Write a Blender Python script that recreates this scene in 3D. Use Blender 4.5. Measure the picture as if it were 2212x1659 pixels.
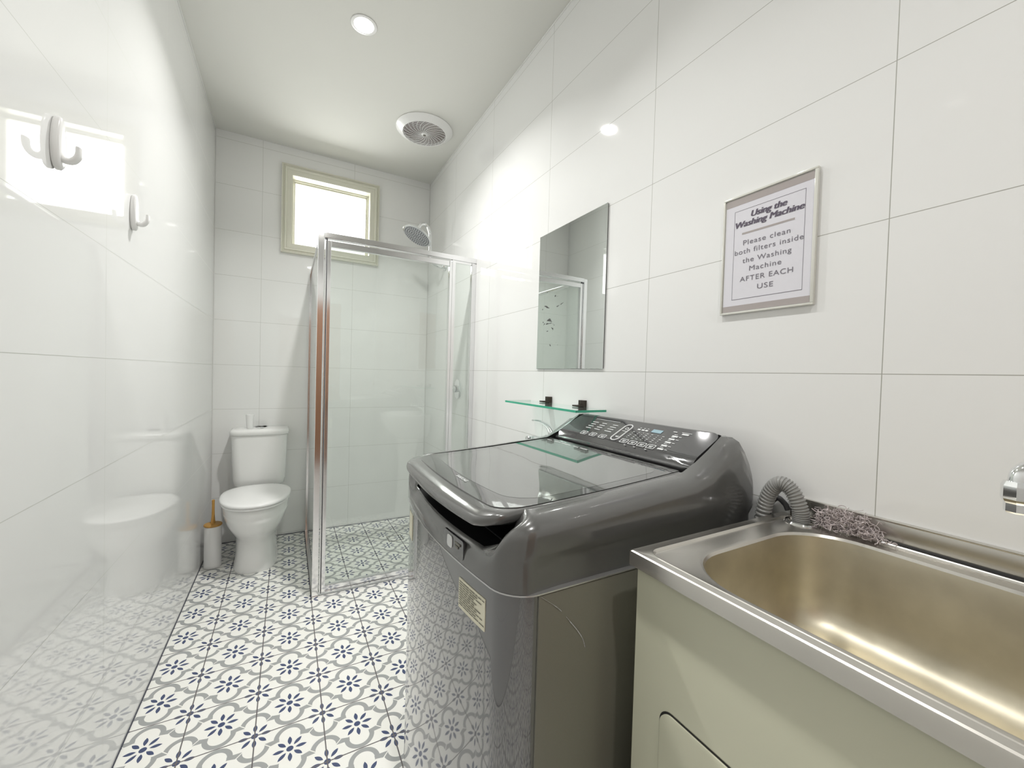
import bpy, bmesh, math, random
from mathutils import Vector, Matrix
PI = math.pi
random.seed(4)
C = bpy.context.scene.collection
scn = bpy.context.scene
for o in list(bpy.data.objects): bpy.data.objects.remove(o)

# ------------------------------------------------------------------ room numbers
W, D, H = 1.448, 3.313, 2.763          # right wall, back wall, ceiling
Y0 = -0.95                             # wall behind the camera
LY = (1.975, 0.807, -0.361)                    # two downlights and one added fill lamp behind the camera
# ------------------------------------------------------------------ camera
F, yaw, pitch, roll = 872.046, 0.507103, -0.0214313, 0.0289428
f_ = Vector((math.sin(yaw)*math.cos(pitch), math.cos(yaw)*math.cos(pitch), math.sin(pitch)))
r_ = Vector((math.cos(yaw), -math.sin(yaw), 0)); u_ = r_.cross(f_)
r2 = math.cos(roll)*r_ + math.sin(roll)*u_; u2 = -math.sin(roll)*r_ + math.cos(roll)*u_
cam = bpy.data.cameras.new('camera'); co = bpy.data.objects.new('camera', cam); C.objects.link(co)
M = Matrix((r2, u2, -f_)).transposed().to_4x4(); M.translation = (0.4385, 0, 1.1967); co.matrix_world = M
cam.sensor_width = 36; cam.sensor_fit = 'HORIZONTAL'; cam.lens = F/2212*36; cam.clip_start = 0.01
scn.camera = co
# ------------------------------------------------------------------ exposure, world, lights
scn.view_settings.view_transform = 'Standard'; scn.view_settings.look = 'None'
scn.view_settings.gamma = 1; scn.view_settings.use_curve_mapping = False
scn.view_settings.exposure = 0.02
w = bpy.data.worlds.new('world'); scn.world = w; w.use_nodes = True
bg = w.node_tree.nodes['Background']; bg.inputs[0].default_value = (1.0, 0.985, 0.96, 1); bg.inputs[1].default_value = 1.5
def area(name, loc, rot, sx, sy, power, col=(1, 1, 1), shape='RECTANGLE', spread=180):
    l = bpy.data.lights.new(name, 'AREA'); l.shape = shape; l.size = sx; l.size_y = sy; l.energy = power; l.color = col; l.spread = math.radians(spread)
    o = bpy.data.objects.new(name, l); C.objects.link(o); o.location = loc; o.rotation_euler = rot
    return o
area('window_daylight', (0.71, D+0.62, 2.36), (math.radians(-90), 0, 0), 1.1, 0.95, 46, (1, .985, .95))
LAMP_POWER = (14.2, 4.5, 6.8); LAMP_SPREAD = (134, 116, 124)

# ------------------------------------------------------------------ helpers: tags, meshes
def tag(o, label=None, cat=None, group=None, kind=None):
    if label: o['label'] = label
    if cat: o['category'] = cat
    if group: o['group'] = group
    if kind: o['kind'] = kind
    return o
def thing(name, label, cat, loc=(0, 0, 0), group=None):
    o = bpy.data.objects.new(name, None); C.objects.link(o); o.location = loc; o.empty_display_size = .05
    return tag(o, label, cat, group)
def smooth(me, ang=35):
    for p in me.polygons: p.use_smooth = True
    me.set_sharp_from_angle(angle=math.radians(ang))
def link(name, me, mat, parent=None, ang=35, flat=False):
    if mat is M_alu or mat is M_frame: ang = min(ang, 12)
    o = bpy.data.objects.new(name, me); C.objects.link(o)
    if mat is not None:
        me.materials.clear()
        for m in (mat if isinstance(mat, (list, tuple)) else [mat]): me.materials.append(m)
    if not flat: smooth(me, ang)
    if parent is not None:
        o.parent = parent
        loc = Vector((0, 0, 0)); q = parent
        while q is not None: loc += q.location; q = q.parent
        o.location = -loc
    return o
def mesh(vs, fs, fix=True):
    me = bpy.data.meshes.new('mesh'); me.from_pydata([tuple(v) for v in vs], [], fs)
    if fix:
        bm = bmesh.new(); bm.from_mesh(me); bmesh.ops.recalc_face_normals(bm, faces=bm.faces); bm.to_mesh(me); bm.free()
    me.update(); return me
def join(*parts):
    vs, fs = [], []
    for v, f in parts:
        n = len(vs); vs += list(v); fs += [tuple(i+n for i in q) for q in f]
    return vs, fs
def box(x0, x1, y0, y1, z0, z1):
    v = [(x, y, z) for z in (z0, z1) for y in (y0, y1) for x in (x0, x1)]
    return v, [(0, 1, 3, 2), (4, 6, 7, 5), (0, 4, 5, 1), (2, 3, 7, 6), (0, 2, 6, 4), (1, 5, 7, 3)]
def bev(me, w=.002, seg=2, ang=30):
    bm = bmesh.new(); bm.from_mesh(me)
    es = [e for e in bm.edges if len(e.link_faces) == 2 and e.calc_face_angle(0) > math.radians(ang)]
    bmesh.ops.bevel(bm, geom=es, offset=w, segments=seg, affect='EDGES', profile=.5, clamp_overlap=True)
    bm.to_mesh(me); bm.free(); me.update(); return me
def bbox(x0, x1, y0, y1, z0, z1, w=.002, seg=2): return bev(mesh(*box(x0, x1, y0, y1, z0, z1)), w, seg)
def loft(rings, cap0=True, cap1=True, closed=True):
    n = len(rings[0]); vs = [p for r in rings for p in r]; fs = []
    for i in range(len(rings)-1):
        for j in range(n if closed else n-1):
            k = (j+1) % n
            fs.append((i*n+j, i*n+k, (i+1)*n+k, (i+1)*n+j))
    if cap0: fs.append(tuple(range(n-1, -1, -1)))
    if cap1: fs.append(tuple((len(rings)-1)*n+j for j in range(n)))
    return vs, fs
def rr(x0, x1, y0, y1, r, n=6, m=4):
    """rounded rectangle, counter-clockwise from the (x1,y0) corner; r may be (r_x1y0, r_x1y1, r_x0y1, r_x0y0)"""
    R = r if isinstance(r, (tuple, list)) else (r,)*4
    cs = [(x1, y0, -90, -1, 1), (x1, y1, 0, -1, -1), (x0, y1, 90, 1, -1), (x0, y0, 180, 1, 1)]
    pts = []; arcs = []
    for (cx, cy, a0, sx, sy), q in zip(cs, R):
        ox, oy = cx+sx*q, cy+sy*q
        arcs.append([(ox+q*math.cos(math.radians(a0+90*i/n)), oy+q*math.sin(math.radians(a0+90*i/n))) for i in range(n+1)])
    for i in range(4):
        pts += arcs[i]; a = arcs[i][-1]; b = arcs[(i+1) % 4][0]
        pts += [(a[0]+(b[0]-a[0])*k/m, a[1]+(b[1]-a[1])*k/m) for k in range(1, m)]
    return pts
def lathe(prof, n=40, at=(0, 0, 0), ax='z'):
    rings = []
    for r, h in prof:
        ring = []
        for i in range(n):
            a = 2*PI*i/n; p = (r*math.cos(a), r*math.sin(a), h)
            if ax == 'x': p = (p[2], p[0], p[1])
            if ax == 'y': p = (p[1], p[2], p[0])
            ring.append((p[0]+at[0], p[1]+at[1], p[2]+at[2]))
        rings.append(ring)
    return loft(rings)
def tube(pts, r, n=12, cap=True):
    pts = [Vector(p) for p in pts]; N = len(pts)
    rad = r if isinstance(r, (list, tuple)) else [r]*N
    t0 = (pts[1]-pts[0]).normalized(); up = Vector((0, 0, 1)) if abs(t0.z) < .9 else Vector((1, 0, 0))
    a = t0.cross(up).normalized(); rings = []
    for i in range(N):
        t = (pts[min(i+1, N-1)]-pts[max(i-1, 0)]).normalized()
        a = (a-t*a.dot(t)).normalized(); b = t.cross(a)
        R = rad[i]; ra, rb = R if isinstance(R, tuple) else (R, R)
        rings.append([tuple(pts[i]+a*ra*math.cos(2*PI*k/n)+b*rb*math.sin(2*PI*k/n)) for k in range(n)])
    return loft(rings, cap, cap)
def spline(P, k=8):
    P = [Vector(p) for p in P]; Q = [P[0]*2-P[1]]+P+[P[-1]*2-P[-2]]; out = []
    for i in range(1, len(Q)-2):
        for j in range(k):
            t = j/k; a, b, c, d = Q[i-1], Q[i], Q[i+1], Q[i+2]
            out.append(.5*((2*b)+(c-a)*t+(2*a-5*b+4*c-d)*t*t+(3*b-a-3*c+d)*t**3))
    out.append(P[-1]); return out
def interp(tab, x):
    if x <= tab[0][0]: return tab[0][1]
    for (a, b), (c, d) in zip(tab, tab[1:]):
        if x <= c: return b+(d-b)*(x-a)/(c-a)
    return tab[-1][1]
def sstep(a, b, x):
    t = min(1, max(0, (x-a)/(b-a))); return t*t*(3-2*t)

# ------------------------------------------------------------------ helpers: materials
def lin(c):
    c = c/255; return c/12.92 if c <= .04045 else ((c+.055)/1.055)**2.4
def S(r, g, b): return (lin(r), lin(g), lin(b), 1)
class X:                                    # tiny expression wrapper round math nodes
    nt = None
    def __init__(s, v): s.v = v
    @staticmethod
    def op(name, *a):
        n = X.nt.nodes.new('ShaderNodeMath'); n.operation = name
        for i, q in enumerate(a):
            if isinstance(q, X): q = q.v
            if isinstance(q, (int, float)): n.inputs[i].default_value = q
            else: X.nt.links.new(q, n.inputs[i])
        return X(n.outputs[0])
    def __add__(s, o): return X.op('ADD', s, o)
    def __radd__(s, o): return X.op('ADD', o, s)
    def __sub__(s, o): return X.op('SUBTRACT', s, o)
    def __rsub__(s, o): return X.op('SUBTRACT', o, s)
    def __mul__(s, o): return X.op('MULTIPLY', s, o)
    def __rmul__(s, o): return X.op('MULTIPLY', o, s)
    def __truediv__(s, o): return X.op('DIVIDE', s, o)
    def lt(s, o): return X.op('LESS_THAN', s, o)
    def gt(s, o): return X.op('GREATER_THAN', s, o)
    def abs(s): return X.op('ABSOLUTE', s)
    def fract(s): return X.op('FRACT', s)
    def max(s, o): return X.op('MAXIMUM', s, o)
    def min(s, o): return X.op('MINIMUM', s, o)
def hyp(a, b): return X.op('SQRT', a*a+b*b)
def newmat(name):
    m = bpy.data.materials.new(name); m.use_nodes = True; X.nt = m.node_tree
    return m, m.node_tree, m.node_tree.nodes['Principled BSDF']
def pm(name, col, rough=.4, metal=0, ior=1.5, coat=0, coat_rough=.03, spec=.5, noise=0, nscale=30, bump=0, bscale=60, cior=1.5):
    m, nt, b = newmat(name)
    b.inputs['Base Color'].default_value = col; b.inputs['Roughness'].default_value = rough
    b.inputs['Metallic'].default_value = metal; b.inputs['IOR'].default_value = ior
    b.inputs['Coat Weight'].default_value = coat; b.inputs['Coat Roughness'].default_value = coat_rough
    b.inputs['Specular IOR Level'].default_value = spec; b.inputs['Coat IOR'].default_value = cior
    tc = nt.nodes.new('ShaderNodeTexCoord')
    if noise:
        n = nt.nodes.new('ShaderNodeTexNoise'); n.inputs['Scale'].default_value = nscale; n.inputs['Detail'].default_value = 5
        nt.links.new(tc.outputs['Object'], n.inputs['Vector'])
        r = nt.nodes.new('ShaderNodeMapRange'); r.inputs['To Min'].default_value = 1-noise; r.inputs['To Max'].default_value = 1+noise
        nt.links.new(n.outputs['Fac'], r.inputs['Value'])
        v = nt.nodes.new('ShaderNodeMixRGB'); v.blend_type = 'MULTIPLY'; v.inputs[0].default_value = 1; v.inputs[1].default_value = col
        nt.links.new(r.outputs[0], v.inputs[2]); nt.links.new(v.outputs[0], b.inputs['Base Color'])
    if bump:
        n = nt.nodes.new('ShaderNodeTexNoise'); n.inputs['Scale'].default_value = bscale; n.inputs['Detail'].default_value = 3
        nt.links.new(tc.outputs['Object'], n.inputs['Vector'])
        k = nt.nodes.new('ShaderNodeBump'); k.inputs['Strength'].default_value = bump; k.inputs['Distance'].default_value = .002
        nt.links.new(n.outputs['Fac'], k.inputs['Height']); nt.links.new(k.outputs[0], b.inputs['Normal'])
    return m
def mix(nt, fac, c1, c2):
    n = nt.nodes.new('ShaderNodeMixRGB')
    for s, v in ((0, fac), (1, c1), (2, c2)):
        v = v.v if isinstance(v, X) else v
        if isinstance(v, (int, float, tuple)): n.inputs[s].default_value = v
        else: nt.links.new(v, n.inputs[s])
    return n.outputs[0]
def coords(nt):
    tc = nt.nodes.new('ShaderNodeTexCoord'); s = nt.nodes.new('ShaderNodeSeparateXYZ'); nt.links.new(tc.outputs['Object'], s.inputs[0])
    return tc, X(s.outputs[0]), X(s.outputs[1]), X(s.outputs[2])
TW, TH = .593, .300
def wall_tiles(name, axis, off, zoff, col=(.88, .885, .875, 1), grout=S(168, 168, 160)):
    m, nt, b = newmat(name); tc, x, y, z = coords(nt)
    u = x if axis == 'x' else y
    du = (((u-off)/TW+100.5).fract()-.5).abs()*TW
    dv = (((z-zoff)/TH+100.5).fract()-.5).abs()*TH
    line = du.min(dv).lt(.00078)
    n = nt.nodes.new('ShaderNodeTexNoise'); n.inputs['Scale'].default_value = 1.7; nt.links.new(tc.outputs['Object'], n.inputs['Vector'])
    base = mix(nt, X(n.outputs['Fac'])*.25, col, tuple(c*.93 for c in col[:3])+(1,))
    nt.links.new(mix(nt, line, base, grout), b.inputs['Base Color'])
    nt.links.new((line*.5+.035).v, b.inputs['Roughness']); b.inputs['IOR'].default_value = 1.55
    n2 = nt.nodes.new('ShaderNodeTexNoise'); n2.inputs['Scale'].default_value = 5; n2.inputs['Detail'].default_value = 1
    mp = nt.nodes.new('ShaderNodeMapping'); mp.inputs['Scale'].default_value = (1.6, 1.6, .6); nt.links.new(tc.outputs['Object'], mp.inputs[0]); nt.links.new(mp.outputs[0], n2.inputs['Vector'])
    k = nt.nodes.new('ShaderNodeBump'); k.inputs['Strength'].default_value = .022; k.inputs['Distance'].default_value = .0012
    h = X(n2.outputs['Fac'])-line*.6
    nt.links.new(h.v, k.inputs['Height']); nt.links.new(k.outputs[0], b.inputs['Normal'])
    return m
def floor_tiles():
    m, nt, b = newmat('patterned_floor_tile'); tc, x, y, z = coords(nt)
    u = ((x-.1616)/.2+50).fract()-.5; v = ((y-1.5149)/.2+50).fract()-.5
    U = u.abs(); V = v.abs()
    grout = U.max(V).gt(.4905)
    a = (U+V).gt(.5)                                     # nearer the corner flower
    pu = (U-a*.5).abs(); pv = (V-a*.5).abs()
    hi = pu.max(pv); lo = pu.min(pv)
    c1 = hi; s1 = lo                                     # petal on the axis
    c2 = (hi+lo)*.7071; s2 = (hi-lo)*.7071               # petal on the diagonal
    def petal(c, s):
        t = (c-.158)/.080
        return s.lt((1.0-t*t)*.030)*(t*t).lt(1.0)
    blue = petal(c1, s1).max(petal(c2, s2)).max(hyp(pu, pv).lt(.050))
    dA = hyp(U, V-.26); dB = hyp(U-.5, V-.24)
    diag = U-V
    A = dA.gt(.155)*dA.lt(.228)*V.gt(.205)*diag.lt(.09)
    horn = U.gt(.15)*V.gt(.2475-U*.25)*V.lt(.272-(U-.22).abs()*.06)*diag.lt(.086)
    B = dB.gt(.15)*dB.lt(.225)*diag.gt(.108)
    grey = A.max(horn).max(B).min(1.0)
    n = nt.nodes.new('ShaderNodeTexNoise'); n.inputs['Scale'].default_value = 9; n.inputs['Detail'].default_value = 4; nt.links.new(tc.outputs['Object'], n.inputs['Vector'])
    white = mix(nt, X(n.outputs['Fac']), S(253, 253, 249), S(247, 246, 239))
    c = mix(nt, grey, white, S(168, 170, 170)); c = mix(nt, blue, c, S(68, 80, 116)); c = mix(nt, grout, c, S(112, 108, 108))
    nt.links.new(c, b.inputs['Base Color']); b.inputs['Roughness'].default_value = .32
    nt.links.new((grout*.5+.3).v, b.inputs['Roughness'])
    k = nt.nodes.new('ShaderNodeBump'); k.inputs['Strength'].default_value = .4; k.inputs['Distance'].default_value = .001
    nt.links.new((1.0-grout).v, k.inputs['Height']); nt.links.new(k.outputs[0], b.inputs['Normal'])
    return m
def pane_glass(name, tint, haze=.04, refl=1.0, ior=1.5):
    m, nt, b = newmat(name); out = nt.nodes['Material Output']
    tr = nt.nodes.new('ShaderNodeBsdfTransparent'); tr.inputs[0].default_value = tint
    gl = nt.nodes.new('ShaderNodeBsdfGlossy'); gl.inputs['Roughness'].default_value = .01; gl.inputs[0].default_value = (refl, refl, refl, 1)
    df = nt.nodes.new('ShaderNodeBsdfDiffuse'); df.inputs[0].default_value = (.85, .88, .86, 1)
    fr = nt.nodes.new('ShaderNodeFresnel'); geo = nt.nodes.new('ShaderNodeNewGeometry'); nt.links.new((X(geo.outputs['Backfacing'])*(1/ior-ior)+ior).v, fr.inputs[0])
    tc = nt.nodes.new('ShaderNodeTexCoord'); n = nt.nodes.new('ShaderNodeTexNoise'); n.inputs['Scale'].default_value = 6; n.inputs['Detail'].default_value = 6
    nt.links.new(tc.outputs['Object'], n.inputs['Vector'])
    h = X(n.outputs['Fac'])*haze*2
    m1 = nt.nodes.new('ShaderNodeMixShader'); nt.links.new(h.v, m1.inputs[0]); nt.links.new(tr.outputs[0], m1.inputs[1]); nt.links.new(df.outputs[0], m1.inputs[2])
    m2 = nt.nodes.new('ShaderNodeMixShader'); nt.links.new(fr.outputs[0], m2.inputs[0]); nt.links.new(m1.outputs[0], m2.inputs[1]); nt.links.new(gl.outputs[0], m2.inputs[2])
    nt.links.new(m2.outputs[0], out.inputs[0]); return m
def emit(name, col, s):
    m, nt, b = newmat(name); b.inputs['Base Color'].default_value = col
    b.inputs['Emission Color'].default_value = col; b.inputs['Emission Strength'].default_value = s; return m

M_wallR = wall_tiles('white_wall_tile_right', 'y', .931, 1.2199)
M_wallL = wall_tiles('white_wall_tile_left', 'y', 1.513, 1.211, grout=S(190, 192, 186))
M_wallB = wall_tiles('white_wall_tile_back', 'x', .86, 1.213, col=(.93, .935, .92, 1), grout=S(196, 197, 190))
M_wallF = wall_tiles('white_wall_tile_front', 'x', .1, 1.215)
M_floor = floor_tiles()
M_ceil = pm('ceiling_paint', (.78, .78, .74, 1), .9, noise=.015, nscale=3, spec=.03)
M_frame = pm('window_gloss_paint', S(228, 227, 212), .22)
M_silicone = pm('white_sealant', (.8, .8, .78, 1), .4)
M_chrome = pm('chrome', (.86, .87, .88, 1), .06, 1)
M_alu = pm('polished_aluminium', (.84, .84, .85, 1), .13, 1)
M_rubber = pm('dark_rubber_seal', S(70, 70, 72), .5)
M_ceramic = pm('white_ceramic', (.93, .93, .915, 1), .12, coat=.5)
M_plastic = pm('white_plastic', (.93, .93, .92, 1), .25)
M_body = pm('dark_inox_washer', S(92, 92, 94), .25, .55, coat=1, ior=1.5, noise=.04, nscale=600, cior=2.0)
M_body2 = pm('dark_grey_painted_steel', S(126, 125, 114), .4, .3, coat=.15, coat_rough=.2, noise=.06, nscale=500)
M_hood = pm('dark_gloss_plastic', S(98, 98, 97), .22, .2, coat=.8, coat_rough=.06)
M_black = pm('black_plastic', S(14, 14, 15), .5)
M_lidglass = pm('smoked_lid_glass', S(62, 62, 62), .03, 0, ior=1.7, coat=.8, coat_rough=.01)
M_lidwin = pm('smoked_lid_window', S(92, 94, 92), .03, 0, ior=1.7, coat=.8, coat_rough=.01)
M_panel = pm('black_gloss_panel', S(58, 58, 60), .08, 0, ior=1.6, coat=1)
M_print = pm('silver_print', S(220, 222, 222), .4)
M_lcd = pm('pale_blue_display', S(150, 178, 190), .2)
M_silver = pm('silver_trim', S(205, 205, 205), .25, .8)
M_label = pm('cream_label_paper', S(232, 228, 205), .45)
M_ink = pm('grey_ink', S(120, 118, 108), .6)
M_steel = pm('stainless_steel', S(214, 211, 205), .27, 1, noise=.10, nscale=14)
M_steelbowl = pm('worn_stainless_bowl', S(204, 197, 178), .42, 1, noise=.30, nscale=11, bump=.25, bscale=22)
M_cabinet = pm('cream_cabinet_paint', S(206, 206, 184), .35, noise=.03, nscale=6)
M_hose = pm('grey_hose_plastic', S(150, 150, 148), .35)
M_gold = pm('bamboo_lid', S(196, 150, 78), .4, noise=.12, nscale=60)
M_lint = pm('lint_strands', S(196, 186, 186), .5, .3)
M_greenedge = pm('green_glass_edge', S(70, 178, 146), .1)
M_bronze = pm('dark_bronze', S(66, 60, 54), .3, .7)
M_paper = pm('lilac_white_paper', S(226, 225, 232), .3, coat=.4)
M_taupe = pm('taupe_print', S(172, 164, 162), .4, coat=.4)
M_text = pm('grey_violet_print', S(120, 116, 126), .5)
M_head = pm('dark_violet_print', S(92, 84, 100), .5)
M_acrylic = pm('pale_acrylic', S(222, 222, 214), .1, coat=1)
M_door = pm('brown_timber_door', S(168, 120, 86), .35, noise=.15, nscale=8)
M_shower = pane_glass('shower_glass', (.965, .985, .972, 1), .03)
M_winglass = pane_glass('window_glass', (.97, .98, .98, 1), .02)
M_shelf = pane_glass('shelf_glass', (.88, .97, .94, 1), .06)
def mirror_mat():
    m, nt, b = newmat('mirror_silver'); tc, x, y, z = coords(nt)
    b.inputs['Metallic'].default_value = 1; b.inputs['Roughness'].default_value = .01
    n = nt.nodes.new('ShaderNodeTexNoise'); n.inputs['Scale'].default_value = 22; n.inputs['Detail'].default_value = 6; n.inputs['Distortion'].default_value = 2.5
    mp = nt.nodes.new('ShaderNodeMapping'); mp.inputs['Scale'].default_value = (1, .6, 1.6); nt.links.new(tc.outputs['Object'], mp.inputs[0]); nt.links.new(mp.outputs[0], n.inputs['Vector'])
    d = hyp((y-1.49)*1.5, (z-1.47)*.8)
    spot = X(n.outputs['Fac']).gt(d*.9+.60)
    nt.links.new(mix(nt, spot, (.80, .83, .82, 1), (.12, .12, .12, 1)), b.inputs['Base Color'])
    nt.links.new((spot*.5+.01).v, b.inputs['Roughness']); return m
M_mirror = mirror_mat()
M_lens = emit('lit_lamp_lens', (1, .98, .94, 1), 40)

# ------------------------------------------------------------------ the setting
def struct(name, me, mat, flat=True, parent=None, **k):
    o = link(name, me, mat, parent, flat=flat, **k)
    if parent is None: o['kind'] = 'structure'
    return o
T = .12
struct('floor', mesh(*box(-T, W+T, Y0-T, D+T, -.1, 0)), M_floor)
struct('ceiling', mesh(*box(-T, W+T, Y0-T, D+T, H, H+.1)), M_ceil)
struct('wall_left', mesh(*box(-T, 0, Y0-T, D+T, 0, H)), M_wallL)
struct('wall_right', mesh(*box(W, W+T, Y0-T, D+T, 0, H)), M_wallR)
WX0, WX1, WZ0, WZ1 = .447, .975, 2.085, 2.570          # window opening
struct('wall_back', mesh(*join(box(0, WX0, D, D+T, 0, H), box(WX1, W, D, D+T, 0, H), box(WX0, WX1, D, D+T, 0, WZ0), box(WX0, WX1, D, D+T, WZ1, H)), fix=False), M_wallB)
DX0, DX1, DZ = .30, 1.02, 2.04
struct('wall_front', mesh(*join(box(0, DX0, Y0-T, Y0, 0, H), box(DX1, W, Y0-T, Y0, 0, H), box(DX0, DX1, Y0-T, Y0, DZ, H)), fix=False), M_wallF)
d1 = thing('door_1', None, None, ((DX0+DX1)/2, Y0-.05, 0)); d1['kind'] = 'structure'
link('door_leaf', bbox(DX0, DX1, Y0-.06, Y0-.02, 0, DZ), M_door, d1)
link('door_handle', mesh(*tube([(.95, Y0-.03, 1), (.95, Y0+.03, 1), (.86, Y0+.035, 1)], .009)), M_chrome, d1)
# sealant beads along the wall and ceiling joints
struct('trim_1', mesh(*join(tube([(W-.002, Y0, H-.003), (W-.002, D, H-.003)], .004, 6), tube([(.002, Y0, H-.003), (.002, D, H-.003)], .003, 6), tube([(W-.002, D-.002, 0), (W-.002, D-.002, H)], .0025, 6), tube([(.002, D-.002, 0), (.002, D-.002, H)], .0025, 6))), M_silicone)
struct('trim_2', mesh(*join(box(0, .003, Y0, D, .0, .0035), box(0, W, D-.003, D, 0, .0035), box(W-.003, W, Y0, D, 0, .0035))), pm('dark_floor_joint', S(70, 72, 84), .6))

# window: moulded surround, sash, pane
win = thing('window_1', None, None, ((WX0+WX1)/2, D, (WZ0+WZ1)/2)); win['kind'] = 'structure'
def frame_loft(x0, x1, z0, z1, prof):
    """prof: (outset from opening, depth in front of y=D)"""
    rings = []
    for o, d in prof:
        rings.append([(x0-o, D-d, z0-o), (x1+o, D-d, z0-o), (x1+o, D-d, z1+o), (x0-o, D-d, z1+o)])
    return loft(rings, False, False)
link('window_surround', mesh(*frame_loft(WX0, WX1, WZ0, WZ1, [(-.002, -.1), (-.002, .014), (.004, .018), (.030, .018), (.034, .026), (.044, .028), (.048, .020), (.054, .019), (.058, .030), (.066, .028), (.067, 0)])), M_frame, win, ang=20)
def sash(w0, w1, yy0, yy1):
    x0, x1, z0, z1 = WX0+w0, WX1-w0, WZ0+w0, WZ1-w0; t = w1
    return join(box(x0, x0+t, yy0, yy1, z0, z1), box(x1-t, x1, yy0, yy1, z0, z1), box(x0+t, x1-t, yy0, yy1, z1-t, z1), box(x0+t, x1-t, yy0, yy1, z0, z0+t))
link('window_sash', bev(mesh(*sash(.0, .020, D+.075, D+.105), fix=False), .003), M_frame, win)
link('window_stop', bev(mesh(*sash(.0, .010, D+.060, D+.075), fix=False), .002), M_frame, win)
link('window_pane', mesh(*box(WX0+.015, WX1-.015, D+.088, D+.092, WZ0+.015, WZ1-.015)), M_winglass, win)

# ------------------------------------------------------------------ ceiling downlights
def downlight(y, label, power, spread):
    t = thing('ceiling_downlight', label, 'ceiling light', (.716, y, H), 'round ceiling downlights')
    link('bezel', mesh(*lathe([(.046, 0), (.054, -.0005), (.056, -.002), (.052, -.0035), (.043, -.0035), (.041, -.002)], 40, (.716, y, H))), M_plastic, t)
    link('lens', mesh(*lathe([(.042, -.001), (.042, -.003), (.01, -.0032)], 40, (.716, y, H))), M_lens, t)
    a = area('downlight_lamp', (.716, y, H-.006), (0, 0, 0), .08, .08, power, (1, .988, .965), 'DISK', spread)
    return t
downlight(LY[0], 'round lit white downlight in the ceiling, in front of the exhaust fan', LAMP_POWER[0], LAMP_SPREAD[0])
downlight(LY[1], 'round downlight in the ceiling above the washing machine, seen only as a wall glint', LAMP_POWER[1], LAMP_SPREAD[1])
downlight(LY[2], 'unseen fill downlight added to the ceiling behind the viewpoint, near the door', LAMP_POWER[2], LAMP_SPREAD[2])  # added fill lamp, lifts the near sides of washer and tub

# ------------------------------------------------------------------ exhaust fan
FX, FY = 1.185, 2.600
fan = thing('exhaust_fan', 'round white ceiling exhaust fan with a spiral wire grille', 'exhaust fan', (FX, FY, H))
link('fan_housing', mesh(*lathe([(.176, 0), (.178, -.004), (.172, -.010), (.160, -.017), (.143, -.028), (.138, -.031), (.134, -.030), (.132, -.012), (.01, -.012)], 64, (FX, FY, H))), M_plastic, fan)
link('fan_backing', mesh(*lathe([(.131, -.013), (.131, -.016), (.01, -.016)], 48, (FX, FY, H))), pm('dark_fan_void', S(96, 76, 74), .7), fan)
g = []
for i in range(14):
    r = .022+i*.0082; g.append(tube([(FX+r*math.cos(a), FY+r*math.sin(a), H-.030) for a in [2*PI*k/48 for k in range(49)]], .0011, 5))
link('fan_grille_rings', mesh(*join(*g)), M_plastic, fan)
g = []
for i in range(24):
    a0 = 2*PI*i/24; g.append(tube([(FX+(.016+.120*s)*math.cos(a0+.75*s), FY+(.016+.120*s)*math.sin(a0+.75*s), H-.0315) for s in [k/10 for k in range(11)]], .0014, 5))
link('fan_grille_spokes', mesh(*join(*g)), M_plastic, fan)
link('fan_hub', mesh(*lathe([(.018, -.024), (.019, -.033), (.014, -.037), (.002, -.038)], 32, (FX, FY, H))), M_plastic, fan)
link('hub_badge', mesh(*lathe([(.010, -.037), (.009, -.0386), (.001, -.0386)], 24, (FX, FY, H))), M_ink, fan)

# ------------------------------------------------------------------ shower enclosure
SX, SY, SH = .5635, 2.315, 1.905
sh = thing('shower_screen', 'chrome framed glass corner shower screen against the right wall', 'shower screen', (SX, SY, 0))
link('corner_post', bev(mesh(*box(SX, SX+.030, SY-.006, SY+.026, .012, SH)), .002), M_alu, sh)
for q in (box(W-.030, W-.0005, SY-.004, SY+.022, .012, SH-.028), box(SX+.002, SX+.024, D-.022, D-.0005, .012, SH-.02)): link('wall_channel', bev(mesh(*q), .0015), M_alu, sh)
link('head_rail', bev(mesh(*box(SX+.030, W, SY-.006, SY+.024, SH-.026, SH+.004)), .002), M_alu, sh)
link('side_rail', bev(mesh(*box(SX+.004, SX+.022, SY+.026, D, SH-.022, SH)), .002), M_alu, sh)
link('sill', bev(mesh(*join(box(SX, W, SY-.012, SY+.030, 0, .012), box(SX, SX+.03, SY+.030, D, 0, .012))), .001), M_alu, sh)
MX0, MX1 = 1.272, 1.312
link('mullion', bev(mesh(*box(MX0+.018, MX1, SY-.004, SY+.020, .012, SH-.026)), .002), M_alu, sh)
for q in (box(MX1, W-.03, SY, SY+.016, SH-.040, SH-.026), box(MX1, W-.03, SY, SY+.016, .012, .034)): link('fixed_rail', bev(mesh(*q), .001), M_alu, sh)
link('fixed_pane', mesh(*box(MX1-.004, W-.024, SY+.005, SY+.010, .02, SH-.03)), M_shower, sh)
link('side_pane', mesh(*box(SX+.010, SX+.015, SY+.02, D-.010, .008, SH-.012)), M_shower, sh)
dfr = link('door_frame', bev(mesh(*join(
    box(SX+.034, SX+.040, SY-.008, SY+.020, .020, 1.868), box(SX+.044, SX+.062, SY-.008, SY+.018, .020, 1.868),
    box(SX+.038, SX+.046, SY-.003, SY+.016, .020, 1.868),
    box(MX0, MX0+.017, SY-.010, SY+.016, .020, 1.868),
    box(SX+.062, MX0, SY-.008, SY+.016, 1.838, 1.868), box(SX+.062, MX0, SY-.008, SY+.016, .020, .058),
    box(SX+.062, MX0, SY-.014, SY-.008, .026, .032)), fix=False), .0015), M_alu, sh)
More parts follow.
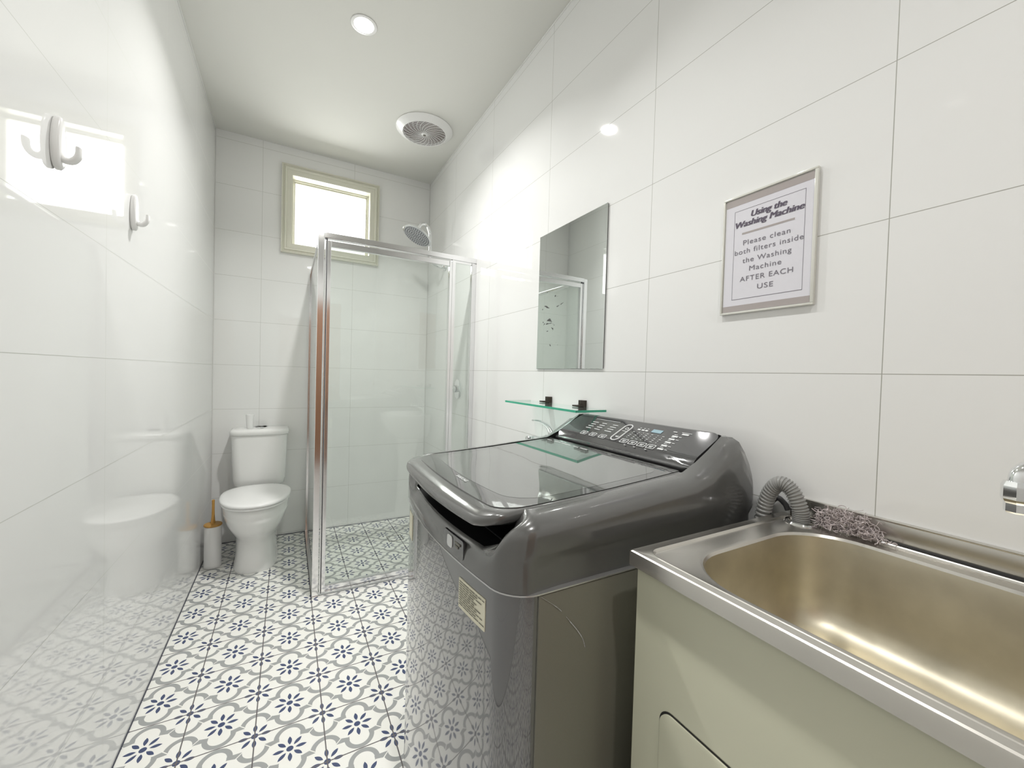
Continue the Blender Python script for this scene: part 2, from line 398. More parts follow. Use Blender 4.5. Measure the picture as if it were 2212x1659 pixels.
link('door_pane', mesh(*box(SX+.058, MX0+.004, SY+.002, SY+.007, .050, 1.846)), M_shower, dfr)
link('door_seal', mesh(*join(box(SX+.040, SX+.044, SY-.006, SY+.002, .020, 1.868), box(MX0+.015, MX0+.019, SY-.006, SY+.010, .02, 1.868))), M_rubber, dfr)
link('pivot_block', bbox(SX+.034, SX+.046, SY-.007, SY+.012, 1.868, 1.879, .001), M_rubber, dfr)

# shower rose with swan-neck arm
ay = 2.888
rose = thing('shower_rose', 'round chrome overhead shower rose on a swan-neck arm', 'shower head', (W, ay, 1.985))
link('wall_flange', mesh(*lathe([(.012, -.030), (.016, -.024), (.018, -.008), (.030, -.005), (.031, 0)], 28, (W, ay, 1.985), 'x')), M_chrome, rose)
arm = spline([(W-.005, ay, 1.985), (W-.055, ay, 1.984), (W-.098, ay, 2.005), (W-.116, ay, 2.06), (W-.120, ay, 2.15), (W-.124, ay, 2.215), (W-.150, ay, 2.262), (W-.185, ay, 2.262), (W-.206, ay, 2.232), (W-.214, ay, 2.205)], 8)
link('arm', mesh(*tube(arm, .0115, 16)), M_chrome, rose)
hc = Vector((1.230, ay-.01, 2.172)); nrm = Vector((-.46, -.10, -.88)).normalized()
def orient(vf, org, n):
    q = Vector((0, 0, 1)).rotation_difference(n); return [tuple(q @ Vector(v)+org) for v in vf[0]], vf[1]
link('rose_body', mesh(*orient(lathe([(.011, -.040), (.016, -.030), (.018, -.018), (.040, -.010), (.100, -.004), (.108, 0), (.108, .004), (.104, .006), (.01, .006)], 56), hc, nrm)), M_chrome, rose)
link('spray_plate', mesh(*orient(lathe([(.098, .0062), (.098, .0075), (.01, .0075)], 48), hc, nrm)), pm('grey_spray_plate', S(190, 192, 195), .35, .2), rose)
noz = []
for k, nn in enumerate((1, 6, 12, 18, 24, 30, 36)):
    for i in range(nn):
        a = 2*PI*i/nn+k*.2; r = k*.0148
        q = lathe([(.0032, .0075), (.0026, .0105), (.0008, .0105)], 6); noz.append(([(v[0]+r*math.cos(a), v[1]+r*math.sin(a), v[2]) for v in q[0]], q[1]))
link('nozzles', mesh(*orient(join(*noz), hc, nrm)), pm('dark_nozzle_rubber', S(88, 90, 94), .6), rose)
# mixer
mz, my = 1.094, 2.572
mx = thing('shower_mixer', 'round chrome shower mixer on the tiled wall inside the shower', 'mixer tap', (W, my, mz))
link('wall_plate', mesh(*lathe([(.0655, 0), (.066, -.006), (.060, -.010), (.02, -.011)], 48, (W, my, mz), 'x')), M_chrome, mx)
link('mixer_body', mesh(*lathe([(.024, -.008), (.024, -.045), (.021, -.048), (.002, -.048)], 32, (W, my, mz), 'x')), M_chrome, mx)
link('lever', mesh(*tube([(W-.040, my, mz), (W-.055, my, mz+.004), (W-.068, my-.006, mz-.018), (W-.078, my-.012, mz-.034)], [.017, .015, (.012, .006), (.010, .005)], 14)), M_chrome, mx)
# floor waste
dwx, dwy = 1.130, 2.915
fd = thing('floor_waste', 'square tile-insert floor drain inside the shower', 'floor drain', (dwx, dwy, 0))
link('drain_frame', mesh(*join(box(dwx-.052, dwx+.052, dwy-.050, dwy-.045, 0, .002), box(dwx-.052, dwx+.052, dwy+.045, dwy+.050, 0, .002), box(dwx-.052, dwx-.046, dwy-.045, dwy+.045, 0, .002), box(dwx+.046, dwx+.052, dwy-.045, dwy+.045, 0, .002))), M_ink, fd)

# ------------------------------------------------------------------ toilet
tx = .282
toi = thing('toilet', 'white ceramic close-coupled toilet with its lid down, standing by the back wall', 'toilet', (tx, 3.0, 0))
def egg(yf, yb, hw, z, n=48, p=.12, sq=2.0, cx=tx):
    """egg outline pointing to -y (front yf); sq>2 squarer"""
    yc = (yf+yb)/2+(yb-yf)*p; out = []
    for i in range(n):
        a = 2*PI*i/n; c, s = math.cos(a), math.sin(a)
        cc = math.copysign(abs(c)**(2/sq), c); ss = math.copysign(abs(s)**(2/sq), s)
        out.append((cx+hw*cc, yc+(ss*(yb-yc) if s > 0 else ss*(yc-yf)), z))
    return out
pan = [egg(2.752, 3.24, .116, 0, p=.0, sq=3), egg(2.750, 3.24, .117, .012, p=.0, sq=3), egg(2.758, 3.24, .112, .03, p=.0, sq=3), egg(2.762, 3.24, .107, .10, p=.0, sq=2.8),
       egg(2.760, 3.24, .107, .16, p=.0, sq=2.6), egg(2.735, 3.24, .115, .20, p=.02, sq=2.4), egg(2.690, 3.235, .135, .235, p=.05, sq=2.3), egg(2.655, 3.23, .155, .275, p=.08, sq=2.2),
       egg(2.636, 3.225, .168, .32, p=.08, sq=2.2), egg(2.632, 3.22, .173, .345, p=.08, sq=2.2), egg(2.636, 3.22, .172, .352, p=.08, sq=2.2), egg(2.630, 3.22, .176, .375, p=.08, sq=2.2), egg(2.630, 3.22, .176, .398, p=.08, sq=2.2), egg(2.640, 3.21, .168, .404, p=.08, sq=2.2)]
link('pan', mesh(*loft(pan)), M_ceramic, toi, ang=60)
link('seat', mesh(*loft([egg(2.618, 3.085, .176, .405, sq=2.25), egg(2.613, 3.087, .180, .409, sq=2.25), egg(2.613, 3.087, .180, .415, sq=2.25), egg(2.618, 3.085, .176, .419, sq=2.25)])), M_plastic, toi, ang=60)
ld = [egg(2.613, 3.088, .180, .4205, sq=2.25), egg(2.608, 3.09, .184, .4245, sq=2.25), egg(2.608, 3.09, .184, .432, sq=2.25), egg(2.614, 3.086, .179, .438, sq=2.25)]
for k, z in ((.90, .4405), (.7, .4425), (.45, .4435), (.2, .444)): ld.append([(tx+(q[0]-tx)*k, 2.87+(q[1]-2.87)*k, z) for q in ld[3]])
link('toilet_lid', mesh(*loft(ld)), M_plastic, toi, ang=60)
for q in (-.075, .075): link('hinge', mesh(*lathe([(.010, -.018), (.011, -.016), (.011, .016), (.010, .018)], 16, (tx+q, 3.092, .425), 'x')), M_chrome, toi)
def rrz(x0, x1, y0, y1, r, z, **k): return [(a, b, z) for a, b in rr(x0, x1, y0, y1, r, **k)]
tk = [rrz(tx-h, tx+h, 3.118+i, D-.004, (.05, .02, .02, .05), z) for h, i, z in ((.118, .05, .395), (.145, .018, .42), (.150, .010, .46), (.156, .004, .60), (.160, 0, .752))]
link('cistern', mesh(*loft([[(p[0], p[1], p[2]) for p in r] for r in tk])), M_ceramic, toi, ang=60)
cl = [rrz(tx-h, tx+h, 3.108+(.170-h), D-.003, (.06, .02, .02, .06), z) for h, z in ((.164, .753), (.169, .757), (.170, .775), (.166, .785), (.156, .790), (.10, .792), (.02, .7925))]
link('cistern_lid', mesh(*loft(cl)), M_ceramic, toi, ang=60)
fb = link('flush_button', mesh(*lathe([(.024, .790), (.024, .7955), (.021, .797), (.002, .797)], 32, (tx, 3.205, 0))), M_chrome, toi)
link('button_split', mesh(*box(tx-.0008, tx+.0008, 3.185, 3.225, .7968, .7974)), M_black, fb)
cup = link('toothbrush_tumbler', mesh(*lathe([(.003, .7925), (.0185, .7925), (.0195, .796), (.0235, .870), (.0245, .884), (.0225, .886), (.0215, .880), (.017, .800), (.002, .800)], 32, (.222, 3.195, 0))), M_plastic)
tag(cup, 'small tapered white tumbler standing on the toilet cistern', 'tumbler')
# toilet brush
bx_, by_ = .060, 2.952
tb = thing('toilet_brush', 'white toilet brush holder with golden bamboo lid and handle, left of the toilet', 'toilet brush', (bx_, by_, 0))
link('holder', mesh(*lathe([(.043, .001), (.045, .004), (.045, .020), (.0435, .024), (.0435, .245), (.042, .247), (.01, .247)], 40, (bx_, by_, 0))), M_plastic, tb)
link('brush_lid', mesh(*lathe([(.044, .2475), (.046, .250), (.046, .256), (.043, .259), (.012, .262)], 40, (bx_, by_, 0))), M_gold, tb)
link('handle', mesh(*lathe([(.0135, .260), (.0115, .268), (.0085, .30), (.0072, .34), (.0072, .385), (.0078, .397), (.006, .402), (.001, .4025)], 24, (bx_, by_, 0))), M_gold, tb)

# ------------------------------------------------------------------ wall hooks on the left wall
def hook(y, z, label):
    t = thing('wall_hook', label, 'wall hook', (0, y, z), 'white stick-on hooks')
    # elongated leaf-shaped plate
    rings = []
    for d, k in ((.0005, .94), (.003, 1), (.010, 1.0), (.0135, .93), (.0145, .80)):
        ring = []
        for i in range(36):
            a = 2*PI*i/36; c, s = math.cos(a), math.sin(a)
            wv = .0205*(1-.28*(s if s > 0 else 0))
            ring.append((d, y+wv*k*math.copysign(abs(c)**.85, c), z+.056*k*math.copysign(abs(s)**.95, s)))
        rings.append(ring)
    link('hook_plate', mesh(*loft(rings)), M_plastic, t, ang=50)
    P = spline([(.010, y, z-.024), (.018, y-.002, z-.034), (.029, y-.003, z-.034), (.038, y-.003, z-.022), (.040, y-.003, z-.004)], 8); n = len(P)
    link('hook_prong', mesh(*tube(P, [(.011-.002*min(1, i/8)+.003*(i/(n-1))**2, .0075-.0025*(i/(n-1))) for i in range(n)], 14)), M_plastic, t, ang=60)
    return t
hook(1.228, 1.660, 'white plastic hook on the left tiled wall, nearer the viewpoint and far from the toilet')
hook(1.712, 1.676, 'white plastic hook farther along the left tiled wall, nearer the toilet')

# ------------------------------------------------------------------ mirror, glass shelf, basin
mir = thing('wall_mirror', 'frameless rectangular mirror with black tarnish marks, on the right wall above the glass shelf', 'mirror', (W, 1.355, 1.53))
link('mirror_backing', bbox(W-.004, W, 1.131, 1.577, 1.232, 1.831, .0005), M_rubber, mir)
link('mirror_face', bbox(W-.0062, W-.0041, 1.129, 1.579, 1.230, 1.833, .0008, 1), M_mirror, mir)
sf = thing('glass_shelf', 'small clear glass shelf with green edges and two dark bronze brackets, below the mirror', 'shelf', (W, 1.39, 1.08))
SX0 = 1.300
link('shelf_glass', mesh(*box(SX0+.001, W-.012, 1.096, 1.609, 1.0752, 1.0828)), M_shelf, sf)
def edgeband():
    z0, z1 = 1.075, 1.083
    return join(box(SX0, SX0+.0012, 1.095, 1.61, z0, z1), box(SX0, W-.012, 1.095, 1.0962, z0, z1), box(SX0, W-.012, 1.6088, 1.61, z0, z1))
link('shelf_edge', mesh(*edgeband()), M_greenedge, sf)
for yy in (1.235, 1.468):
    link('shelf_bracket', bev(mesh(*join(box(W-.016, W, yy-.016, yy+.016, 1.070, 1.108), box(W-.046, W-.015, yy-.016, yy+.016, 1.0840, 1.090), box(W-.046, W-.015, yy-.016, yy+.016, 1.068, 1.0740)), fix=False), .001), M_bronze, sf)
BY = 1.417
ba = thing('pedestal_basin', 'white ceramic pedestal wash basin behind the washing machine', 'basin', (W, BY, 0))
def bas(ax_, hy, z, k=1):     # half-oval against the wall
    out = []
    for i in range(40):
        a = 2*PI*i/40; c, s = math.cos(a), math.sin(a)
        x = W-.19 + (ax_*(abs(c)**.8)*(1 if c > 0 else -1) if c < 0 else (.186*k)*abs(c)**.35)
        out.append((x, BY+hy*math.copysign(abs(s)**.85, s), z))
    return out
link('basin_bowl', mesh(*loft([bas(.05, .09, .67, .9), bas(.10, .14, .70), bas(.15, .19, .75), bas(.178, .195, .81), bas(.185, .204, .85), bas(.185, .204, .866), bas(.178, .198, .872), bas(.155, .175, .870, .45), bas(.148, .165, .862, .4), bas(.12, .14, .80, .3), bas(.06, .08, .765, .2)])), M_ceramic, ba, ang=60)
link('basin_pedestal', mesh(*loft([[(W-.17+q[0], BY+q[1], z) for q in rr(-hx, hx, -hy, hy, min(hx, hy)*.8)] for hx, hy, z in ((.085, .10, 0), (.08, .09, .05), (.065, .075, .2), (.06, .07, .5), (.075, .095, .64), (.085, .11, .70))])), M_ceramic, ba, ang=60)
btp = thing('basin_tap', 'chrome lever mixer tap on the basin, showing behind the washing machine lid', 'tap', (1.418, BY, .872))
link('tap_body', mesh(*lathe([(.026, .8715), (.025, .880), (.0225, .886), (.022, .935), (.023, .942), (.020, .949), (.002, .950)], 32, (1.418, BY, 0))), M_chrome, btp)
link('spout', mesh(*tube(spline([(1.418, BY, .900), (1.375, BY, .925), (1.338, BY, .934), (1.314, BY, .934)], 6), [.017, .0165, .016]+[.0145]*16, 16)), M_chrome, btp)
link('aerator', mesh(*lathe([(.012, .920), (.0145, .922), (.015, .944), (.012, .948), (.002, .949)], 24, (1.313, BY, 0))), M_chrome, btp)
lv = spline([(1.428, BY, .938), (1.424, BY, .958), (1.408, BY, .982), (1.384, BY, .998), (1.356, BY, 1.009), (1.330, BY, 1.013)], 6); n = len(lv)
link('lever', mesh(*tube(lv, [(.0225*(1-.55*(i/(n-1))), .0150-.0115*(i/(n-1))**.8) for i in range(n)], 16)), M_chrome, btp, ang=60)

# ------------------------------------------------------------------ washing machine (front faces -x)
WY0, WY1, WXF, WXR = .556, 1.208, .757, 1.432
WYC = (WY0+WY1)/2
wm = thing('washing_machine', 'dark grey top-loading washing machine with a glass lid and sloping control panel', 'washing machine', (1.09, WYC, 0))
def bow(x, y, amt=.030, x0=WXF, x1=WXR):
    t = (y-WYC)/(.5*(WY1-WY0)); k = max(0, 1-((x-x0)/.10)) if x < x0+.10 else 0
    return x-amt*max(0, 1-t*t)*k
def outline(d, r=.055, n=8, m=12):
    rad = max(.012, r-d*.6)
    return [(bow(a, b), b) for a, b in rr(WXF+d, WXR-d, WY0+d, WY1-d, (.02, .02, rad, rad), n, m)]
SEAM = .833
body = [[(a, b, z) for a, b in outline(d)] for d, z in ((.010, .012), (.004, .018), (.004, SEAM-.004))]
link('cabinet', mesh(*loft(body)), M_body, wm, ang=40)
# painted side sheet, slightly proud
link('side_sheet', bev(mesh(*box(WXF+.055, WXR-.012, WY0+.0005, WY0+.006, .02, SEAM-.005)), .0012), M_body2, wm)
link('seam_trim', mesh(*loft([[(a, b, z) for a, b in outline(d)] for d, z in ((.004, SEAM-.004), (-.001, SEAM-.003), (-.001, SEAM-.0005), (.004, SEAM))])), M_silver, wm)
for sx_, sy_ in ((WXF+.06, WY0+.06), (WXF+.06, WY1-.06), (WXR-.06, WY0+.06), (WXR-.06, WY1-.06)):
    link('foot', mesh(*lathe([(.022, 0), (.024, .003), (.02, .014), (.002, .014)], 16, (sx_, sy_, 0))), M_black, wm)
ZP = [(.72, .934), (.745, .942), (.765, .951), (.80, .957), (.88, .961), (1.0, .969), (1.12, .979), (1.20, .9845), (1.240, .989), (1.27, 1.006), (1.33, 1.040), (1.362, 1.062), (1.380, 1.064), (1.392, 1.054), (1.405, 1.02), (1.418, .97), (1.428, .92), (1.434, .895)]
def ztop(x, y):
    z = interp(ZP, x)
    ed = sstep(WY0+.020, WY0+.085, y)*(1-sstep(WY1-.085, WY1-.020, y))
    z = z-(.066*ed)*(1-sstep(.785, .815, x))
    return z
rings = []
O0 = outline(0)
def notch(x, y): return sstep(WY0+.020, WY0+.085, y)*(1-sstep(WY1-.085, WY1-.020, y))*(1-sstep(.785, .815, x))
def upring(d, mode, s):
    ring = []
    for (a, b), (p0, q0) in zip(outline(d), O0):
        if mode != 'wall':
            f = notch(p0, q0)*.72; a, b = a+(p0-a)*f, b+(q0-b)*f
        a2, b2 = a, b
        zt = ztop(a, b)
        if mode == 'wall':
            zl = SEAM+(zt-.032-SEAM)*s; z = zl
            side = sstep(.78, .83, a)
            k = .009*side*(1-sstep(.884, .900, z))
            if b < WYC-.25: b2 = b+k
            elif b > WYC+.25: b2 = b-k
        else:
            z = zt-.032+.032*s
        ring.append((a2, b2, z))
    return ring
for s in (0, .2, .4, .55, .65, .75, .85, 1.0): rings.append(upring(.0, 'wall', s))
for k in range(1, 7):
    a = k/6*PI/2; rings.append(upring(.046*(1-math.cos(a)), 'top', math.sin(a)))
rings.append(upring(.053, 'top', 1.0))
lastz = [(p[0], p[1], p[2]) for p in rings[-1]]
rings.append([(p[0], p[1], min(p[2]-.004, .955)) for p in lastz]); rings.append([(p[0], p[1], min(p[2]-.012, .880)) for p in lastz])
tfm = mesh(*loft(rings, True, True)); tf = link('top_frame', tfm, [M_hood, M_black], wm, ang=50)
nr = len(O0)
for pf in tfm.polygons:
    if min(pf.vertices) >= (len(rings)-3)*nr: pf.material_index = 1
link('lid_well', mesh(*box(.80, 1.37, .612, 1.150, .881, .884)), M_black, wm)
# dark lining visible in the grip slot
LZ = [(.715, .930), (.722, .938), (.735, .947), (.755, .953), (.80, .957), (.88, .960), (1.0, .967), (1.12, .976), (1.25, .987)]
def lz(x): return interp(LZ, x)
LC = (.985, .8825)
def lido(d, x1=1.238):
    return [(bow(a, b, .018, .738, x1), b) for a, b in rr(.738+d, x1-d, .6125+d, 1.1525-d, (.006, .006, max(.045-d, .01), max(.045-d, .01)), 8, 14)]
lr = [[(LC[0]+(a-LC[0])*.9, LC[1]+(b-LC[1])*.93, .925) for a, b in lido(.004)],
      [(a, b, lz(a)-.020) for a, b in lido(.006)], [(a, b, lz(a)-.015) for a, b in lido(.001)], [(a, b, lz(a)-.006) for a, b in lido(0)], [(a, b, lz(a)-.002) for a, b in lido(.002)], [(a, b, lz(a)) for a, b in lido(.006)]]
for k in (.93, .8, .6, .4, .2, .03): lr.append([(LC[0]+(a-LC[0])*k, LC[1]+(b-LC[1])*k, lz(LC[0]+(a-LC[0])*k)) for a, b in lido(.006)])
lid = link('lid', mesh(*loft(lr)), M_hood, wm, ang=60)
def sheet(out, z0, ks=(1, .97, .9, .8, .65, .5, .35, .2, .03), c=LC):
    base = [(a, b, lz(a)-.001) for a, b in out]
    rs = [base]+[[(c[0]+(a-c[0])*k, c[1]+(b-c[1])*k, lz(c[0]+(a-c[0])*k)+z0) for a, b in out] for k in ks]
    return loft(rs)
go = [(bow(a, b, .020, .778, 1.234), b) for a, b in rr(.778, 1.234, .622, 1.143, (.004, .004, .05, .05), 8, 14)]
gl = link('lid_glass', mesh(*sheet(go, .0016)), M_lidglass, lid, ang=60)
wo = [(bow(a, b, .035, .835, 1.20), b) for a, b in rr(.835, 1.200, .650, 1.115, (.03, .03, .06, .06), 8, 14)]
link('lid_window', mesh(*sheet(wo, .0019)), M_lidwin, gl, ang=60)
# control panel on its slope
PA, PB = Vector((1.246, 0, .991)), Vector((1.385, 0, 1.0655)); PD = (PB-PA).normalized(); PN = Vector((-PD.z, 0, PD.x))
def pp(y, s, h=0):
    q = PA+PD*s+PN*h; return (q.x, y, q.z)
po = rr(0, .156, .6135, 1.1515, (.03, .03, .018, .018), 8, 10)    # (s, y)
def sag(s): return -.010*math.exp(-((s-.014)/.014)**2)
pr = [[(pp(b, a, -.09)) for a, b in po], [pp(b, a, sag(a)+.001) for a, b in po], [pp(b, a+(.003 if a < .078 else -.003), sag(a)+.0045) for a, b in po]]
cpan = (.078, .883)
for k in (.9, .75, .6, .4, .2, .02): pr.append([pp(cpan[1]+(b-cpan[1])*k, cpan[0]+(a-cpan[0])*k, .0045+sag(cpan[0]+(a-cpan[0])*k)) for a, b in po])
pan_ = link('control_panel', mesh(*loft(pr)), M_panel, wm, ang=50)
def pbar(y, s, ly, ls, h=.0058, t=.0012):
    a = [pp(y+sy*ly/2, s+ss*ls/2, hh) for hh in (h-t, h) for sy, ss in ((-1, -1), (1, -1), (1, 1), (-1, 1))]
    return a, [(0, 1, 2, 3), (4, 5, 6, 7), (0, 1, 5, 4), (1, 2, 6, 5), (2, 3, 7, 6), (3, 0, 4, 7)]
def pring(y, s, ly, ls, r, w, h=.006):
    o = rr(s-ls/2, s+ls/2, y-ly/2, y+ly/2, r, 5, 2); i = rr(s-ls/2+w, s+ls/2-w, y-ly/2+w, y+ly/2-w, max(r-w, .0005), 5, 2)
    return loft([[pp(b, a, .0044) for a, b in o], [pp(b, a, h) for a, b in o], [pp(b, a, h) for a, b in i], [pp(b, a, .0044) for a, b in i]], False, False)
for y in (1.030, .987, .943, .852, .819, .786, .754):
    b_ = link('panel_button', mesh(*pring(y, .047, .027, .018, .003, .0017)), M_print, pan_)
    link('button_mark', mesh(*join(pbar(y, .049, .014, .0022), pbar(y, .0445, .010, .0022))), M_print, b_)
sbr = link('start_button_ring', mesh(*pring(.893, .083, .032, .088, .0155, .0030, .0075)), M_print, pan_)
link('power_symbol', mesh(*pring(.893, .106, .011, .011, .003, .0015)), M_print, sbr)
link('button_mark', mesh(*pbar(.893, .092, .016, .002)), M_print, sbr)
link('button_mark', mesh(*join(pbar(.893, .062, .014, .002), pbar(.893, .0585, .010, .002))), M_print, sbr)
link('display', mesh(*pbar(.788, .117, .034, .015, .0056, .001)), M_lcd, pan_)
tl = []
random.seed(11)
for i, s in enumerate((.076, .088, .100, .112)):
    for y in (1.040, .998, .948): tl.append(pbar(y+.0*s, s, random.uniform(.020, .030), .0026))
tl.append(pbar(1.0, .131, .11, .0012))
for y in (.850, .835, .822): tl += [pbar(y, .112, .010, .006), pbar(y, .121, .006, .002)]
for y in (.858, .838, .822, .806, .790, .770, .752):
    for s in (.066, .074, .082, .090, .098): tl.append(pbar(y, s, .003 if random.random() < .5 else .007, .0018))
for s in (.046, .062, .078, .094, .108): tl += [pbar(.722, s, .018, .006), pbar(.722+.002, s+.008, .010, .0018), pbar(.705, s, .008, .002)]
tl += [pbar(.735, .128, .012, .003), pbar(.70, .130, .03, .0016), pbar(.70, .123, .02, .006)]
for y in (.835, .80, .76): tl.append(pbar(y, .031, .006, .002))
def yc(q): return sum(v[1] for v in q[0])/len(q[0])
for nm, lo, hi in (('programme_list_print', .92, 2), ('status_lamp_print', .745, .92), ('option_print', 0, .745)):
    link(nm, mesh(*join(*[q for q in tl if lo <= yc(q) < hi])), M_print, pan_)
# badge, rating label, energy sticker
def fx(y): return bow(WXF, y)+.004
def fplate(y0, y1, z0, z1, t, r=.002, n=6, off=0.0):
    o = rr(y0, y1, z0, z1, r, 4, n)
    return loft([[(fx(a)+.002, a, b) for a, b in o], [(fx(a)-t+off, a, b) for a, b in o]])
def fup(y): return bow(WXF, y)
bd = link('inverter_badge', mesh(*loft([[(fup(a)+.003, a, b) for a, b in rr(.705, .795, .840, .877, .006, 4, 6)], [(fup(a)-.0012, a, b) for a, b in rr(.705, .795, .840, .877, .006, 4, 6)]])), M_panel, wm)
link('badge_icon', mesh(*loft([[(fup(a)-.001, a, b) for a, b in rr(.752, .776, .847, .871, .006, 4, 2)], [(fup(a)-.0022, a, b) for a, b in rr(.752, .776, .847, .871, .006, 4, 2)]])), M_print, bd)
link('badge_print', mesh(*join(*[box(fup(y)-.0018, fup(y), y-l/2, y+l/2, z, z+.004) for y, z, l in ((.730, .863, .026), (.733, .856, .016))])), M_ink, bd)
lb = link('rating_label', mesh(*fplate(.632, .728, .742, .800, .0006, .001)), M_label, wm)
rows = []
for i in range(11):
    z = .7935-i*.0044; ln = random.uniform(.05, .086) if i not in (0, 10) else .084
    y1 = .725
    while y1 > max(.725-ln, .640):
        l = min(random.uniform(.008, .022), y1-.634); rows.append([(fx(y1)-.0011, y1, z), (fx(y1-l)-.0011, y1-l, z), (fx(y1-l)-.0011, y1-l, z+.0019), (fx(y1)-.0011, y1, z+.0019)]); y1 -= l+.002
vs, fs = [], []
for q in rows: n = len(vs); vs += q; fs.append((n, n+1, n+2, n+3))
link('label_print', mesh(vs, fs), M_ink, lb)
link('energy_sticker', mesh(*fplate(1.085, 1.135, .735, .805, .0006, .001)), M_label, wm)
# scratches and scuffs on the near side
SYD = WY0-.0006
link('scratch_mark', mesh(*join(tube(spline([(.815, SYD, .827), (.845, SYD, .804), (.858, SYD, .792)], 5), [.0004]*5+[.0009]*6, 6), tube(spline([(.868, SYD, .780), (.878, SYD, .768), (.893, SYD, .750), (.906, SYD, .731), (.913, SYD, .712)], 5), [.0006]*5+[.0013]*10+[.0006]*6, 6))), M_silver, wm)

# text helper -------------------------------------------------------
def text(name, body_, mat, parent, centre, X_, Y_, width, height=None, off=0.0, shear=0, ext=.00015, space=1.0, bold=0):
    cu = bpy.data.curves.new('text', 'FONT'); cu.body = body_; cu.align_x = 'CENTER'; cu.size = 1; cu.offset = off; cu.shear = shear; cu.space_character = space
    ob = bpy.data.objects.new('tmp', cu); C.objects.link(ob); bpy.context.view_layer.update()
    me = bpy.data.meshes.new_from_object(ob.evaluated_get(bpy.context.evaluated_depsgraph_get()))
    bpy.data.objects.remove(ob)
    xs = [v.co.x for v in me.vertices]; w0 = max(xs)-min(xs); cxm = (max(xs)+min(xs))/2
    k = width/w0; ky = height/.72 if height else k
    X_, Y_ = Vector(X_), Vector(Y_); Z_ = X_.cross(Y_); c = Vector(centre)
    for v in me.vertices: v.co = c+X_*((v.co.x-cxm)*k)+Y_*(v.co.y*ky)+Z_*ext
    if bold:
        vs = [v.co.copy() for v in me.vertices]; fs = [tuple(p.vertices) for p in me.polygons]; V = []; Fc = []
        for i, d in enumerate((-1, -.5, 0, .5, 1)):
            n0 = len(V); V += [v+X_*(d*bold)+Z_*(i*.00002) for v in vs]; Fc += [tuple(j+n0 for j in f) for f in fs]
        me = mesh(V, Fc, fix=False)
    return link(name, me, mat, parent, flat=True)
lx = .800; sl = Vector((1, 0, .04)).normalized()
text('brand_lettering', 'SAMSUNG', M_print, gl, (.786, .855, lz(.786)+.0024), (0, -1, 0), tuple(Vector((1, 0, .06)).normalized()), .058, .0085, off=.01)
link('lid_print', mesh(*join(*[([(1.205, y0, lz(1.205)+.0019), (1.205, y1, lz(1.205)+.0019), (1.209, y1, lz(1.209)+.0019), (1.209, y0, lz(1.209)+.0019)], [(0, 1, 2, 3)]) for y0, y1 in ((1.10, 1.125), (1.05, 1.085), (1.00, 1.045), (.96, .985), (.92, .955))])), M_print, gl, flat=True)

# ------------------------------------------------------------------ sign on the right wall
sg = thing('notice_sign', 'framed notice titled Using the Washing Machine on the right wall above the laundry tub', 'sign', (W, .567, 1.52))
sy0, sy1, sz0, sz1 = .458, .676, 1.371, 1.672
link('sign_holder', bbox(W-.006, W, sy0, sy1, sz0, sz1, .0015), M_acrylic, sg)
link('sign_holder_lip', bev(mesh(*join(box(W-.0095, W-.006, sy0, sy1, sz0, sz0+.005), box(W-.0095, W-.006, sy0, sy1, sz1-.005, sz1), box(W-.0095, W-.006, sy0, sy0+.007, sz0+.005, sz1-.005), box(W-.0095, W-.006, sy1-.005, sy1, sz0+.005, sz1-.005)), fix=False), .001), M_acrylic, sg)
pg = link('paper', mesh(*box(W-.0066, W-.006, sy0+.008, sy1-.007, sz0+.006, sz1-.006)), M_paper, sg)
XS, YS = (0, -1, 0), (0, 0, 1); px_ = W-.0068
for q in ((sz1-.024, sz1-.0065), (sz0+.0065, sz0+.021)): link('taupe_band', mesh(*box(px_-.0002, px_+.0004, sy0+.008, sy1-.007, *q)), M_taupe, pg)
link('rule_line', mesh(*box(px_-.0002, px_+.0004, .503, .625, 1.570, 1.5745)), M_taupe, pg)
bl = .0007
link('border_line', mesh(*join(box(px_-.0002, px_+.0004, .482, .482+bl, 1.407, 1.633), box(px_-.0002, px_+.0004, .646-bl, .646, 1.407, 1.633), box(px_-.0002, px_+.0004, .482, .646, 1.407, 1.4082), box(px_-.0002, px_+.0004, .482, .646, 1.633-bl, 1.633))), M_text, pg)
for body_, y, z, wd, hd in (('Using the', .562, 1.6095, .082, 1), ('Washing Machine', .563, 1.5895, .158, 1), ('Please clean', .566, 1.5425, .110, 0), ('both filters inside', .5625, 1.521, .159, 0), ('the Washing', .564, 1.4975, .114, 0), ('Machine', .5655, 1.475, .075, 0), ('AFTER EACH', .564, 1.451, .124, 0), ('USE', .563, 1.4265, .037, 0)):
    text('lettering', body_, M_head if hd else M_text, pg, (px_-.0003, y, z), XS, YS, wd, .0150 if hd else .0125, off=0, bold=.0011 if hd else 0, shear=.22 if hd else 0, space=1 if hd else 1.12)

